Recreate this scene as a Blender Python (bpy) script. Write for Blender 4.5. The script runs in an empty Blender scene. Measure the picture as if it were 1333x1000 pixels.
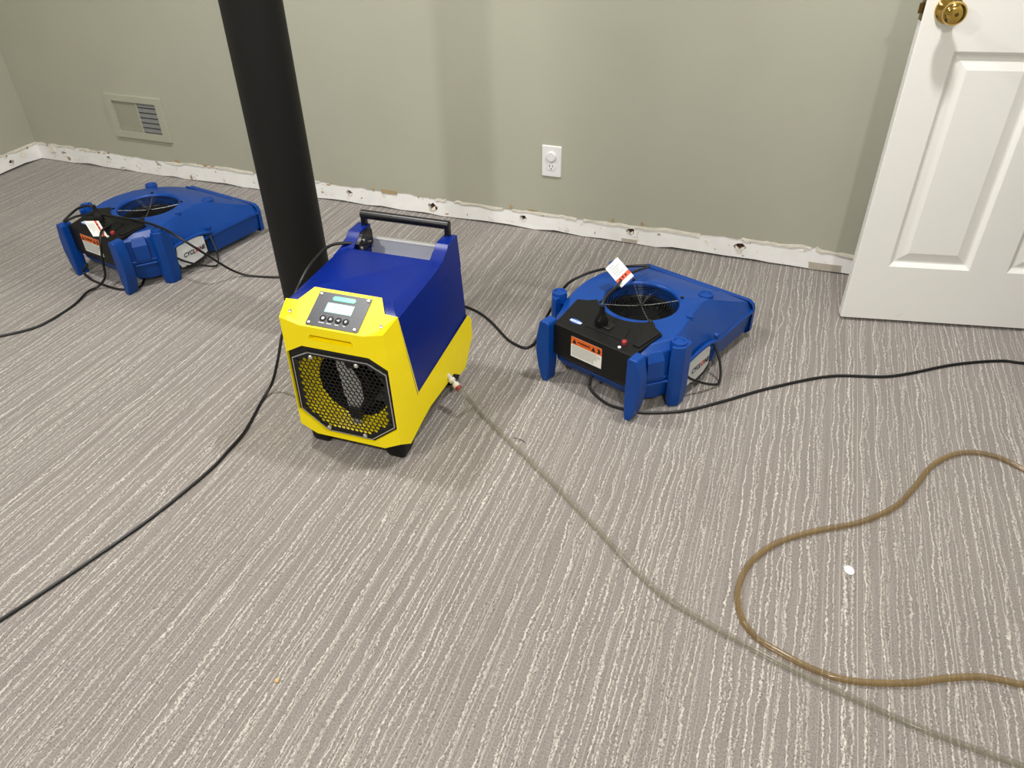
import bpy, bmesh, math, random
from mathutils import Vector, Matrix
from mathutils.geometry import tessellate_polygon
random.seed(7)
S = bpy.context.scene
C = S.collection
R = math.radians

# ------------------------------------------------------------------ camera
PITCH, ROLL, YAW, CAM_H = 0.63376, -0.02179, 0.37366, 1.34
fw = Vector((-math.sin(YAW)*math.cos(PITCH), math.cos(YAW)*math.cos(PITCH), -math.sin(PITCH)))
rt = Vector((math.cos(YAW), math.sin(YAW), 0)); up = rt.cross(fw)
r2 = rt*math.cos(ROLL) + up*math.sin(ROLL); u2 = -rt*math.sin(ROLL) + up*math.cos(ROLL)
cd = bpy.data.cameras.new('camera'); cam = bpy.data.objects.new('camera', cd); C.objects.link(cam)
M4 = Matrix((r2, u2, -fw)).transposed().to_4x4(); M4.translation = (0, 0, CAM_H)
cam.matrix_world = M4
cd.sensor_width = 36; cd.lens = 1000/1333*36; cd.clip_start = 0.02
S.camera = cam

# ------------------------------------------------------------------ world, lights, exposure
S.view_settings.view_transform = 'Standard'; S.view_settings.look = 'None'
S.view_settings.gamma = 1; S.view_settings.use_curve_mapping = False
S.view_settings.exposure = 0.0
w = bpy.data.worlds.new('world'); S.world = w; w.use_nodes = True
w.node_tree.nodes['Background'].inputs[0].default_value = (1, .97, .92, 1)
w.node_tree.nodes['Background'].inputs[1].default_value = 0.05
CEIL = 2.40
LAMP_W = 38.0
for lx, ly, k in ((0.10, 1.75, .88), (-1.75, 1.45, .88), (-1.82, -0.70, 1.3), (0.60, -0.70, 1.3)):
    ld = bpy.data.lights.new('downlight', 'AREA'); ld.shape = 'DISK'; ld.size = 0.15
    ld.energy = LAMP_W*k; ld.color = (1.0, 0.985, 0.965)
    lo = bpy.data.objects.new('downlight', ld); C.objects.link(lo); lo.location = (lx, ly, CEIL-0.012)

# ------------------------------------------------------------------ material helpers
def srgb(r, g, b):
    f = lambda c: (c/255/12.92 if c/255 <= .04045 else ((c/255+.055)/1.055)**2.4)
    return (f(r), f(g), f(b), 1)
def mat(name, col, rough=.5, metal=0, spec=.5, emit=None, es=1.0, vary=0.0, vscale=30, bump=0.0, bscale=200, coat=0, dirt=None):
    m = bpy.data.materials.new(name); m.use_nodes = True
    nt = m.node_tree; b = nt.nodes['Principled BSDF']
    b.inputs['Base Color'].default_value = col; b.inputs['Roughness'].default_value = rough
    b.inputs['Metallic'].default_value = metal; b.inputs['Specular IOR Level'].default_value = spec
    b.inputs['Coat Weight'].default_value = coat
    if emit: b.inputs['Emission Color'].default_value = emit; b.inputs['Emission Strength'].default_value = es
    tc = nt.nodes.new('ShaderNodeTexCoord')
    if vary:
        n = nt.nodes.new('ShaderNodeTexNoise'); n.inputs['Scale'].default_value = vscale; n.inputs['Detail'].default_value = 6
        nt.links.new(tc.outputs['Object'], n.inputs['Vector'])
        mr = nt.nodes.new('ShaderNodeMapRange'); mr.inputs[1].default_value = .3; mr.inputs[2].default_value = .7
        mr.inputs[3].default_value = 1-vary; mr.inputs[4].default_value = 1+vary
        nt.links.new(n.outputs['Fac'], mr.inputs[0])
        mx = nt.nodes.new('ShaderNodeMix'); mx.data_type = 'RGBA'; mx.blend_type = 'MULTIPLY'; mx.inputs[0].default_value = 1
        mx.inputs[6].default_value = col; nt.links.new(mr.outputs[0], mx.inputs[7])
        last = mx.outputs[2]
        if dirt:
            n2 = nt.nodes.new('ShaderNodeTexNoise'); n2.inputs['Scale'].default_value = dirt[1]; n2.inputs['Detail'].default_value = 8; n2.inputs['Roughness'].default_value = .7
            nt.links.new(tc.outputs['Object'], n2.inputs['Vector'])
            m2 = nt.nodes.new('ShaderNodeMapRange'); m2.inputs[1].default_value = dirt[2]; m2.inputs[2].default_value = dirt[2]+.12; m2.inputs[4].default_value = dirt[3]
            nt.links.new(n2.outputs['Fac'], m2.inputs[0])
            mx2 = nt.nodes.new('ShaderNodeMix'); mx2.data_type = 'RGBA'
            nt.links.new(m2.outputs[0], mx2.inputs[0]); nt.links.new(last, mx2.inputs[6]); mx2.inputs[7].default_value = dirt[0]
            last = mx2.outputs[2]
        nt.links.new(last, b.inputs['Base Color'])
    if bump:
        n = nt.nodes.new('ShaderNodeTexNoise'); n.inputs['Scale'].default_value = bscale; n.inputs['Detail'].default_value = 4
        nt.links.new(tc.outputs['Object'], n.inputs['Vector'])
        bp = nt.nodes.new('ShaderNodeBump'); bp.inputs['Strength'].default_value = bump; bp.inputs['Distance'].default_value = .002
        nt.links.new(n.outputs['Fac'], bp.inputs['Height']); nt.links.new(bp.outputs[0], b.inputs['Normal'])
    return m

def carpet_material():
    m = bpy.data.materials.new('carpet'); m.use_nodes = True
    nt = m.node_tree; N = nt.nodes; L = nt.links; b = N['Principled BSDF']
    b.inputs['Roughness'].default_value = .95; b.inputs['Specular IOR Level'].default_value = .12
    b.inputs['Sheen Weight'].default_value = .45; b.inputs['Sheen Roughness'].default_value = .45
    tc = N.new('ShaderNodeTexCoord')
    mp = N.new('ShaderNodeMapping'); mp.inputs['Rotation'].default_value = (0, 0, R(-0.9)); L.new(tc.outputs['Object'], mp.inputs[0])
    sep = N.new('ShaderNodeSeparateXYZ'); L.new(mp.outputs[0], sep.inputs[0])
    def math_(op, a, c=None, d=None):
        n = N.new('ShaderNodeMath'); n.operation = op
        for i, v in enumerate((a, c, d)):
            if v is None: continue
            if isinstance(v, (int, float)): n.inputs[i].default_value = v
            else: L.new(v, n.inputs[i])
        return n.outputs[0]
    def noise(sx, sy, detail=2, rough=.5):
        mm = N.new('ShaderNodeMapping'); mm.inputs['Scale'].default_value = (sx, sy, 1); L.new(mp.outputs[0], mm.inputs[0])
        n = N.new('ShaderNodeTexNoise'); n.inputs['Scale'].default_value = 1; n.inputs['Detail'].default_value = detail; n.inputs['Roughness'].default_value = rough
        L.new(mm.outputs[0], n.inputs['Vector']); return n.outputs['Fac']
    wob = math_('MULTIPLY', math_('SUBTRACT', noise(20, 5.5, 2), .5), .030)      # slow drift of the rows
    jag = math_('MULTIPLY', math_('SUBTRACT', noise(70, 95, 3), .5), .0085)     # twisted-yarn jags
    jag2 = math_('MULTIPLY', math_('SUBTRACT', noise(170, 260, 2), .5), .0055)
    x1 = math_('ADD', math_('ADD', math_('ADD', sep.outputs[0], wob), jag), jag2)
    def lines(x, pitch, offs, half):
        p = math_('ADD', math_('DIVIDE', x, pitch), offs)
        v = N.new('ShaderNodeTexVoronoi'); v.voronoi_dimensions = '1D'; v.inputs['Randomness'].default_value = .85
        v.inputs['Scale'].default_value = 1
        L.new(p, v.inputs['W'])
        d = math_('MULTIPLY', v.outputs['Distance'], pitch)
        mr = N.new('ShaderNodeMapRange'); mr.interpolation_type = 'SMOOTHSTEP'
        mr.inputs[1].default_value = half*.3; mr.inputs[2].default_value = half; mr.inputs[3].default_value = 1; mr.inputs[4].default_value = 0
        L.new(d, mr.inputs[0])
        sc = N.new('ShaderNodeSeparateColor'); L.new(v.outputs['Color'], sc.inputs[0])
        m2 = N.new('ShaderNodeMapRange'); m2.interpolation_type = 'SMOOTHSTEP'
        m2.inputs[1].default_value = half*.9; m2.inputs[2].default_value = half*2.4; m2.inputs[3].default_value = 1; m2.inputs[4].default_value = 0
        L.new(d, m2.inputs[0])
        return mr.outputs[0], sc.outputs[0], m2.outputs[0]
    la, ca, halo = lines(x1, .0185, 0, .0023)
    straight = math_('ADD', sep.outputs[0], math_('MULTIPLY', math_('SUBTRACT', noise(8, 1.2, 1), .5), .01))
    lb, cb, _h = lines(straight, .026, 31.7, .0016)
    brk = N.new('ShaderNodeMapRange'); brk.inputs[1].default_value = .36; brk.inputs[2].default_value = .55; brk.inputs[3].default_value = .12
    L.new(noise(130, 110, 3, .6), brk.inputs[0])
    A = math_('MULTIPLY', math_('MULTIPLY', la, math_('MULTIPLY_ADD', ca, .6, .4)), brk.outputs[0])
    B = math_('MULTIPLY', lb, math_('MULTIPLY_ADD', cb, .30, .12))
    wob3 = math_('MULTIPLY', math_('SUBTRACT', noise(13, 7, 2), .5), .045)
    x3 = math_('ADD', math_('ADD', math_('ADD', sep.outputs[0], wob3), jag), math_('MULTIPLY', jag2, 1.3))
    lc, cc, halo3 = lines(x3, .034, 11.3, .0024)
    brk3 = N.new('ShaderNodeMapRange'); brk3.inputs[1].default_value = .42; brk3.inputs[2].default_value = .54; brk3.inputs[3].default_value = .05
    L.new(noise(210, 170, 2, .6), brk3.inputs[0])
    Cc = math_('MULTIPLY', math_('MULTIPLY', lc, math_('MULTIPLY_ADD', cc, .5, .35)), brk3.outputs[0])
    halo = math_('MAXIMUM', halo, math_('MULTIPLY', halo3, .8))
    line = math_('MAXIMUM', math_('MAXIMUM', A, B), Cc)
    fine = noise(300, 280, 3, .75)
    speck = N.new('ShaderNodeMapRange'); speck.inputs[1].default_value = .50; speck.inputs[2].default_value = .66
    L.new(noise(150, 190, 2, .6), speck.inputs[0])
    big = noise(2.2, 1.5, 4, .6)
    streak = noise(110, 3, 3, .6)
    base = N.new('ShaderNodeMix'); base.data_type = 'RGBA'
    base.inputs[6].default_value = srgb(111, 104, 100); base.inputs[7].default_value = srgb(152, 144, 138)
    f = math_('ADD', math_('ADD', math_('MULTIPLY_ADD', math_('SUBTRACT', fine, .5), 3.2, .28), math_('MULTIPLY', big, .45)), math_('MULTIPLY', math_('SUBTRACT', streak, .5), .9))
    L.new(f, base.inputs[0])
    hs = math_('MULTIPLY', math_('MULTIPLY', halo, speck.outputs[0]), .85)
    hm = N.new('ShaderNodeMix'); hm.data_type = 'RGBA'; L.new(hs, hm.inputs[0]); L.new(base.outputs[2], hm.inputs[6]); hm.inputs[7].default_value = srgb(84, 78, 72)
    mx = N.new('ShaderNodeMix'); mx.data_type = 'RGBA'
    L.new(line, mx.inputs[0]); L.new(hm.outputs[2], mx.inputs[6]); mx.inputs[7].default_value = srgb(208, 202, 193)
    L.new(mx.outputs[2], b.inputs['Base Color'])
    h = math_('ADD', math_('MULTIPLY', line, .9), math_('MULTIPLY', fine, .8))
    bp = N.new('ShaderNodeBump'); bp.inputs['Strength'].default_value = .55; bp.inputs['Distance'].default_value = .003
    L.new(h, bp.inputs['Height']); L.new(bp.outputs[0], b.inputs['Normal'])
    return m

def tube_material(name, tint, alpha, rough=.12):
    m = bpy.data.materials.new(name); m.use_nodes = True
    nt = m.node_tree; N = nt.nodes; L = nt.links; b = N['Principled BSDF']
    b.inputs['Base Color'].default_value = tint; b.inputs['Roughness'].default_value = rough
    b.inputs['Specular IOR Level'].default_value = .7
    lw = N.new('ShaderNodeLayerWeight'); lw.inputs[0].default_value = .35
    n = N.new('ShaderNodeTexNoise'); n.inputs['Scale'].default_value = 9; n.inputs['Detail'].default_value = 2
    tc = N.new('ShaderNodeTexCoord'); L.new(tc.outputs['Object'], n.inputs['Vector'])
    mr = N.new('ShaderNodeMapRange'); mr.inputs[1].default_value = .35; mr.inputs[2].default_value = .65
    mr.inputs[3].default_value = alpha*.6; mr.inputs[4].default_value = alpha*1.35
    L.new(n.outputs['Fac'], mr.inputs[0])
    ad = N.new('ShaderNodeMath'); ad.operation = 'MULTIPLY_ADD'; ad.inputs[1].default_value = .30; ad.use_clamp = True
    L.new(lw.outputs['Facing'], ad.inputs[0]); L.new(mr.outputs[0], ad.inputs[2])
    tr = N.new('ShaderNodeBsdfTransparent'); tr.inputs[0].default_value = tuple(.66+.34*c for c in tint[:3])+(1,)
    mix = N.new('ShaderNodeMixShader'); L.new(ad.outputs[0], mix.inputs[0])
    L.new(tr.outputs[0], mix.inputs[1]); L.new(b.outputs[0], mix.inputs[2])
    L.new(mix.outputs[0], N['Material Output'].inputs[0])
    return m

M = {}
M['carpet'] = carpet_material()
M['wall'] = mat('wall_paint', srgb(177, 177, 160), .55, vary=.025, vscale=3, bump=.08, bscale=160)
M['ceiling'] = mat('ceiling_paint', srgb(232, 228, 218), .9, vary=.02)
M['damper'] = mat('damper_shade_paint', srgb(158, 158, 140), .55, vary=.02)  # same green paint as the frame, darkened to paint in the recess shade
M['bare'] = mat('bare_drywall', srgb(250, 249, 247), .85, vary=.05, vscale=14, bump=.25, bscale=60, dirt=(srgb(178, 160, 138), 22, .60, .75))
M['gluemark'] = mat('glue_mark', srgb(186, 177, 164), .9, vary=.06)
M['caulk'] = mat('old_caulk', srgb(240, 234, 220), .7, vary=.1, vscale=40)
M['paper'] = mat('torn_paper', srgb(176, 152, 116), .9, vary=.12, vscale=50)
M['cavity'] = mat('dark_cavity', srgb(92, 62, 42), .95, vary=.3, vscale=60)
M['door'] = mat('door_paint', srgb(238, 237, 233), .38, vary=.012, vscale=4, dirt=(srgb(200, 190, 178), 9, .66, .5))
M['brass'] = mat('brass', srgb(205, 170, 92), .12, metal=1)
M['latch'] = mat('latch_metal', srgb(120, 96, 58), .3, metal=1)
M['column'] = mat('column_vinyl', srgb(13, 13, 14), .6, spec=.35, vary=.1, vscale=14, dirt=(srgb(150, 150, 150), 34, .765, .9))
M['fblue'] = mat('fan_blue', srgb(4, 63, 142), .38, spec=.35, vary=.10, vscale=9, bump=.05, bscale=300)
M['blackp'] = mat('black_plastic', srgb(13, 13, 14), .46, spec=.3, vary=.08, vscale=20, bump=.08, bscale=500)
M['blackm'] = mat('black_metal', srgb(12, 12, 13), .35, vary=.05)
M['deepblack'] = mat('deep_black', srgb(10, 10, 11), .7, vary=.05)
M['wire'] = mat('guard_wire', srgb(34, 34, 36), .25, metal=.6)
M['spoke'] = mat('spoke_wire', srgb(120, 120, 122), .35, metal=.7, vary=.6, vscale=160)
M['cord'] = mat('cord_rubber', srgb(9, 9, 10), .45, vary=.05)
M['white'] = mat('white_plastic', srgb(236, 236, 236), .4, vary=.01)
M['badge'] = mat('badge_white', srgb(208, 210, 210), .4, vary=.02)
M['ink'] = mat('ink_black', srgb(16, 16, 18), .6, vary=.02)
M['inkred'] = mat('ink_red', srgb(200, 40, 36), .6, vary=.02)
M['inkgrey'] = mat('ink_grey', srgb(150, 154, 152), .6, vary=.02)
M['orange'] = mat('label_orange', srgb(226, 104, 30), .5, vary=.03)
M['tagred'] = mat('tag_red', srgb(226, 84, 54), .55, vary=.03)
M['tagwhite'] = mat('tag_white', srgb(236, 234, 228), .6, vary=.02)
M['red'] = mat('red_button', srgb(158, 46, 50), .35, vary=.03)
M['logo'] = mat('logo_blue', srgb(60, 110, 190), .4, vary=.03)
M['yellow'] = mat('yellow_plastic', srgb(252, 228, 0), .42, spec=.35, vary=.03, vscale=8)
M['navy'] = mat('navy_blue', srgb(0, 31, 118), .32, spec=.25, vary=.10, vscale=10, bump=.03, bscale=200, dirt=(srgb(110, 125, 165), 26, .665, .35))
M['silver'] = mat('silver', srgb(205, 206, 208), .28, metal=.85, vary=.03)
M['screw'] = mat('screw_steel', srgb(214, 212, 205), .25, metal=.8)
M['panel'] = mat('panel_film', srgb(48, 49, 56), .4, vary=.05)
M['lcd'] = mat('lcd_lit', srgb(150, 220, 215), .3, emit=srgb(178, 245, 238), es=.34)
M['lcdseg'] = mat('lcd_segment', srgb(120, 190, 175), .3, emit=srgb(150, 225, 200), es=.30)
M['led'] = mat('light_bar', srgb(60, 190, 140), .3, emit=srgb(84, 226, 165), es=.42)
M['grey'] = mat('grey_bracket', srgb(190, 190, 190), .45, metal=.1, vary=.05)
M['ductshade'] = mat('duct_shade', srgb(52, 52, 54), .8, vary=.1)  # near-black colour standing in for the shade inside the duct
M['slat'] = mat('vent_slat', srgb(138, 140, 142), .4, metal=.3, vary=.05)
M['vgreen'] = mat('vent_paint', srgb(177, 177, 159), .5, vary=.02)
M['fitting'] = mat('hose_fitting', srgb(214, 208, 196), .35, vary=.03)
M['hose_clear'] = tube_material('clear_vinyl', srgb(188, 183, 168), .10)
M['hose_amber'] = tube_material('amber_vinyl', srgb(164, 138, 90), .22)
M['tan'] = mat('tan_crumb', srgb(205, 170, 115), .9, vary=.1)

# ------------------------------------------------------------------ geometry helpers
class MB:
    def __init__(s): s.v = []; s.f = []
    def add(s, vs, fs):
        o = len(s.v); s.v += [tuple(v) for v in vs]; s.f += [tuple(i+o for i in f) for f in fs]; return s
    def box(s, x0, x1, y0, y1, z0, z1):
        return s.add([(x, y, z) for z in (z0, z1) for y in (y0, y1) for x in (x0, x1)],
                     [(0,2,3,1), (4,5,7,6), (0,1,5,4), (2,6,7,3), (0,4,6,2), (1,3,7,5)])
    def loft(s, rings, caps=(True, True), closed=True):
        n = len(rings[0]); vs = [p for r in rings for p in r]; fs = []
        for k in range(len(rings)-1):
            for i in range(n if closed else n-1):
                j = (i+1) % n; fs.append((k*n+i, k*n+j, (k+1)*n+j, (k+1)*n+i))
        if caps[0]: fs.append(tuple(range(n-1, -1, -1)))
        if caps[1]: fs.append(tuple((len(rings)-1)*n+i for i in range(n)))
        return s.add(vs, fs)
    def prism(s, poly, f0, f1):          # poly of 2d points; f0/f1 map a point to 3d
        return s.loft([[f0(*p) for p in poly], [f1(*p) for p in poly]])
    def lathe(s, prof, axis='z', o=(0, 0, 0), n=24, caps=(True, True)):
        rings = []
        for r, h in prof:
            ring = []
            for i in range(n):
                a = 2*math.pi*i/n; p, q = r*math.cos(a), r*math.sin(a)
                v = {'z': (p, q, h), 'y': (p, h, -q), 'x': (h, p, q)}[axis]
                ring.append((v[0]+o[0], v[1]+o[1], v[2]+o[2]))
            rings.append(ring)
        return s.loft(rings, caps)
    def tube(s, pts, r, n=10, closed=False, flat=1.0):
        P = [Vector(p) for p in pts]; k = len(P); rings = []
        nrm = None
        for i in range(k):
            if closed: t = P[(i+1) % k]-P[i-1]
            else: t = P[min(i+1, k-1)]-P[max(i-1, 0)]
            t.normalize()
            if nrm is None:
                nrm = Vector((0, 0, 1)).cross(t)
                if nrm.length < .05: nrm = Vector((1, 0, 0)).cross(t)
            nrm = (nrm - t*nrm.dot(t)).normalized(); bn = t.cross(nrm)
            rr = r(i/(k-1)) if callable(r) else r
            rings.append([P[i]+nrm*rr*math.cos(2*math.pi*j/n)+bn*rr*flat*math.sin(2*math.pi*j/n) for j in range(n)])
        if closed: rings.append(rings[0]); return s.loft(rings, (False, False))
        return s.loft(rings)
    def holed(s, outer, holes, fn):      # flat polygon with holes
        polys = [[Vector((p[0], p[1], 0)) for p in outer]] + [[Vector((p[0], p[1], 0)) for p in h] for h in holes]
        tri = tessellate_polygon(polys); flat = [p for q in polys for p in q]
        return s.add([fn(p.x, p.y) for p in flat], [tuple(t) for t in tri])
    def build(s, name, m, parent=None, bevel=0, seg=2, smooth=True, angle=35, recalc=True):
        me = bpy.data.meshes.new(name); me.from_pydata(s.v, [], s.f); me.update()
        if recalc:
            bm = bmesh.new(); bm.from_mesh(me); bmesh.ops.remove_doubles(bm, verts=bm.verts, dist=1e-6)
            bmesh.ops.recalc_face_normals(bm, faces=bm.faces); bm.to_mesh(me); bm.free()
        if smooth:
            me.shade_smooth() if hasattr(me, 'shade_smooth') else None
            me.set_sharp_from_angle(angle=R(angle))
        me.materials.append(M[m] if isinstance(m, str) else m)
        o = bpy.data.objects.new(name, me); C.objects.link(o)
        if parent is not None: o.parent = parent
        if bevel:
            b = o.modifiers.new('bevel', 'BEVEL'); b.width = bevel; b.segments = seg; b.limit_method = 'ANGLE'; b.angle_limit = R(28)
            b.harden_normals = True
        return o
def empty(name, loc=(0, 0, 0), rz=0):
    o = bpy.data.objects.new(name, None); C.objects.link(o); o.location = loc; o.rotation_euler = (0, 0, rz)
    o.empty_display_size = .05; return o
def tag(o, label, cat, group=None):
    o['label'] = label; o['category'] = cat
    if group: o['group'] = group
    return o
def struct(o, label=None):
    o['kind'] = 'structure'
    if label: o['label'] = label
    return o
def spline(pts, per=8):
    P = [Vector(p) for p in pts]; out = []
    for i in range(len(P)-1):
        p0 = P[max(i-1, 0)]; p1 = P[i]; p2 = P[i+1]; p3 = P[min(i+2, len(P)-1)]
        for k in range(per):
            t = k/per
            out.append(.5*((2*p1)+(p2-p0)*t+(2*p0-5*p1+4*p2-p3)*t*t+(3*p1-p0-3*p2+p3)*t**3))
    out.append(P[-1]); return out
def text_part(txt, size, name, m, parent, origin, ux, uy, bold=0.0, shear=0.0, align='CENTER', sx=1.0):
    cu = bpy.data.curves.new('txt', 'FONT'); cu.body = txt; cu.size = size; cu.shear = shear; cu.offset = bold
    cu.align_x = align; cu.align_y = 'CENTER'; cu.extrude = .0002; cu.resolution_u = 3
    o = bpy.data.objects.new('txt', cu); C.objects.link(o)
    dg = bpy.context.evaluated_depsgraph_get(); me = bpy.data.meshes.new_from_object(o.evaluated_get(dg))
    bpy.data.objects.remove(o); bpy.data.curves.remove(cu)
    ux = Vector(ux).normalized(); uy = Vector(uy).normalized(); n = ux.cross(uy); og = Vector(origin)
    for v in me.vertices: v.co = og+ux*v.co.x*sx+uy*v.co.y+n*(v.co.z+.0002)
    me.name = name; me.materials.clear(); me.materials.append(M[m])
    ob = bpy.data.objects.new(name, me); C.objects.link(ob); ob.parent = parent
    return ob
def plate(pts, n, t, name, m, parent, bevel=0):   # thin slab from 3d corner loop, thickness t along n
    n = Vector(n).normalized()
    return MB().loft([[Vector(p) for p in pts], [Vector(p)+n*t for p in pts]]).build(name, m, parent, bevel=bevel)

# ------------------------------------------------------------------ room shell
D = 2.71; XL = -3.585; XR = 1.035; YF = -3.2
struct(MB().box(XL-.1, XR+1.3, YF-.1, D+.1, -.05, 0).build('floor', 'carpet'), 'taupe carpet with cream wavy stripes')
struct(MB().box(XL-.1, XR+1.3, YF-.1, D+.1, CEIL, CEIL+.05).build('ceiling', 'ceiling'))
def ragged_wall(name, p0, d, n, length, label):
    """painted wall whose lower edge ends raggedly above the bare strip; front face outward n"""
    m = MB(); p0 = Vector(p0); d = Vector(d); n = Vector(n)
    xs = [0]
    while xs[-1] < length-.02: xs.append(min(length, xs[-1]+random.uniform(.012, .045)))
    xs[-1] = length
    zs = []; z = .082
    for x in xs:
        z += random.uniform(-.003, .003); z = min(.088, max(.076, z))
        zs.append(z+(random.random() < .06)*random.uniform(.003, .008))
    front = [[p0+d*x+Vector((0, 0, zz)) for x, zz in zip(xs, zs)], [p0+d*x+Vector((0, 0, CEIL)) for x in xs]]
    m.loft(front, (False, False), closed=False)
    m.loft([front[0], [v-n*.05 for v in front[0]]], (False, False), closed=False)
    a, b = p0, p0+d*length
    m.add([a-n*.10, b-n*.10, b-n*.10+Vector((0, 0, CEIL)), a-n*.10+Vector((0, 0, CEIL))], [(0, 1, 2, 3)])
    o = m.build(name, 'wall', recalc=False, smooth=False)
    return struct(o, label), list(zip(xs, zs))
wb, edge_b = ragged_wall('wall_back', (XL, D, 0), (1, 0, 0), (0, -1, 0), XR-XL, 'sage green painted wall')
wl, edge_l = ragged_wall('wall_left', (XL, YF, 0), (0, 1, 0), (1, 0, 0), D-YF, 'sage green painted left wall')
# right wall with the doorway that the door belongs to, hall beyond
mr = MB()
mr.box(XR, XR+.1, YF, 1.78, 0, CEIL); mr.box(XR, XR+.1, 2.58, D, 0, CEIL); mr.box(XR, XR+.1, 1.78, 2.58, 2.05, CEIL)
struct(mr.build('wall_right', 'wall', smooth=False))
struct(MB().box(XL-.1, XR+1.3, YF-.1, YF, 0, CEIL).build('wall_front', 'wall', smooth=False))
mh = MB(); mh.box(XR+1.2, XR+1.3, YF, D+.1, 0, CEIL); mh.box(XR+.1, XR+1.2, D, D+.1, 0, CEIL); mh.box(XR+.1, XR+1.2, .9, 1.0, 0, CEIL)
struct(mh.build('wall_hall', 'wall', smooth=False))
mt = MB(); mt.box(XR-.015, XR+.115, 1.72, 1.785, 0, 2.11); mt.box(XR-.015, XR+.115, 2.575, 2.64, 0, 2.11); mt.box(XR-.015, XR+.115, 1.785, 2.575, 2.045, 2.11)
struct(mt.build('trim_1', 'door', bevel=.004), 'white door casing')

# bare strip where the baseboard was pulled off, with nail holes torn through it
def blob(cx, cz, rx, rz, n=11, jag=.35):
    return [(cx+math.cos(2*math.pi*i/n)*rx*(1+random.uniform(-jag, jag)), cz+math.sin(2*math.pi*i/n)*rz*(1+random.uniform(-jag, jag))) for i in range(n)]
def bare_strip(name, p0, d, n, length, edge, holes, patches, label):
    p0 = Vector(p0); d = Vector(d); n = Vector(n)
    fn = lambda off: (lambda x, z: p0+d*x+Vector((0, 0, z))+n*off)
    m = MB(); hp = [blob(a_, b_, c_*1.2, d_*1.15) for a_, b_, c_, d_ in holes]
    bot = []; x = 0
    while x < length: bot.append((x, .002+random.random()**2*.010)); x += random.uniform(.05, .12)
    bot.append((length, .003))
    outer = [(-.02, .003)] + bot + [(length+.02, .003), (length+.02, .094), (-.02, .094)]
    m.holed(outer, hp, fn(-.003))
    for h in hp: m.loft([[fn(-.003)(*p) for p in h], [fn(-.03)(*p) for p in h]], (False, False))
    o = struct(m.build(name, 'bare', recalc=False, smooth=False), label)
    cav = MB(); q = fn(-.028); cav.add([q(0, 0), q(length, 0), q(length, .11), q(0, .11)], [(0, 1, 2, 3)])
    cav.build('stud_cavity', 'cavity', o, smooth=False)
    # torn lip of caulk and paint along the top
    i = 0; lips = []
    while i < len(edge)-3:
        k = random.randint(3, 16)
        if random.random() < .80:
            seg = edge[i:i+k]
            if len(seg) > 2:
                top = [(x, z+random.uniform(-.0005, .0025)) for x, z in seg]; low = [(x, z-random.uniform(.002, .011)) for x, z in seg]
                lip = MB(); r0 = [fn(-.0035)(*p) for p in low]; r1 = [fn(.0006+random.random()*.0016)(x, z-.0015) for x, z in low]
                r2_ = [fn(.0008+random.random()*.002)(*p) for p in top]; r3 = [fn(-.001)(*p) for p in top]
                lip.loft([r0, r1, r2_, r3], (False, False), closed=False)
                lip.build('torn_caulk', 'caulk', o, recalc=False, smooth=False)
        i += k
    for cx, cz, rx, rz, mm, square in patches:
        poly = [(cx-rx, cz-rz), (cx+rx, cz-rz*.8), (cx+rx*.95, cz+rz), (cx-rx*1.1, cz+rz*.9)] if square else blob(cx, cz, rx, rz, 10, .25)
        off = -.0022 if cz < .06 else .0012
        MB().prism(poly, fn(off-.004), fn(off)).build('torn_paper', mm, o, smooth=False)
    for k in range(70):                              # flecks of torn paper, scratches and glue
        cx = random.uniform(.05, length-.05); cz = random.choice((random.uniform(.01, .075), random.uniform(.066, .08), random.uniform(.066, .08)))
        mm = random.choice(('paper', 'caulk', 'caulk', 'cavity'))
        rx, rz = (random.uniform(.001, .003), random.uniform(.001, .006)) if mm == 'cavity' else (random.uniform(.003, .014), random.uniform(.002, .006))
        MB().prism(blob(cx, cz, rx, rz, 7, .5), fn(-.004), fn(-.0022)).build('paper_fleck', mm, o, smooth=False)
    for cx, cz, rx, rz in holes[:9]:                # curled paper at each torn hole
        for s in (-1, 1):
            fl = [fn(-.0025)(cx+s*rx*.9, cz-rz*.6), fn(-.0025)(cx+s*rx*.9, cz+rz*.5), fn(.003)(cx+s*rx*.15, cz-rz*.1), fn(.002)(cx+s*rx*.3, cz-rz*.7)]
            plate(fl, n, .0006, 'paper_flap', 'caulk', o)
    return o
X0 = -XL
holes_b = [(X0-3.423, .043, .013, .012), (X0-3.136, .048, .012, .012), (X0-2.832, .050, .010, .011), (X0-1.800, .046, .013, .011),
           (X0-1.407, .036, .018, .016), (X0-.999, .042, .013, .011), (X0-.560, .050, .012, .012), (X0-.146, .050, .018, .013),
           (X0-3.06, .012, .016, .005), (X0-1.745, .030, .004, .005), (X0-1.246, .024, .002, .006), (X0-.235, .026, .003, .003),
           (X0-.70, .022, .002, .006), (X0-.13, .016, .005, .003), (X0+.20, .022, .004, .003), (X0-2.3, .03, .004, .004), (X0-2.62, .024, .003, .006)]
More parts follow.
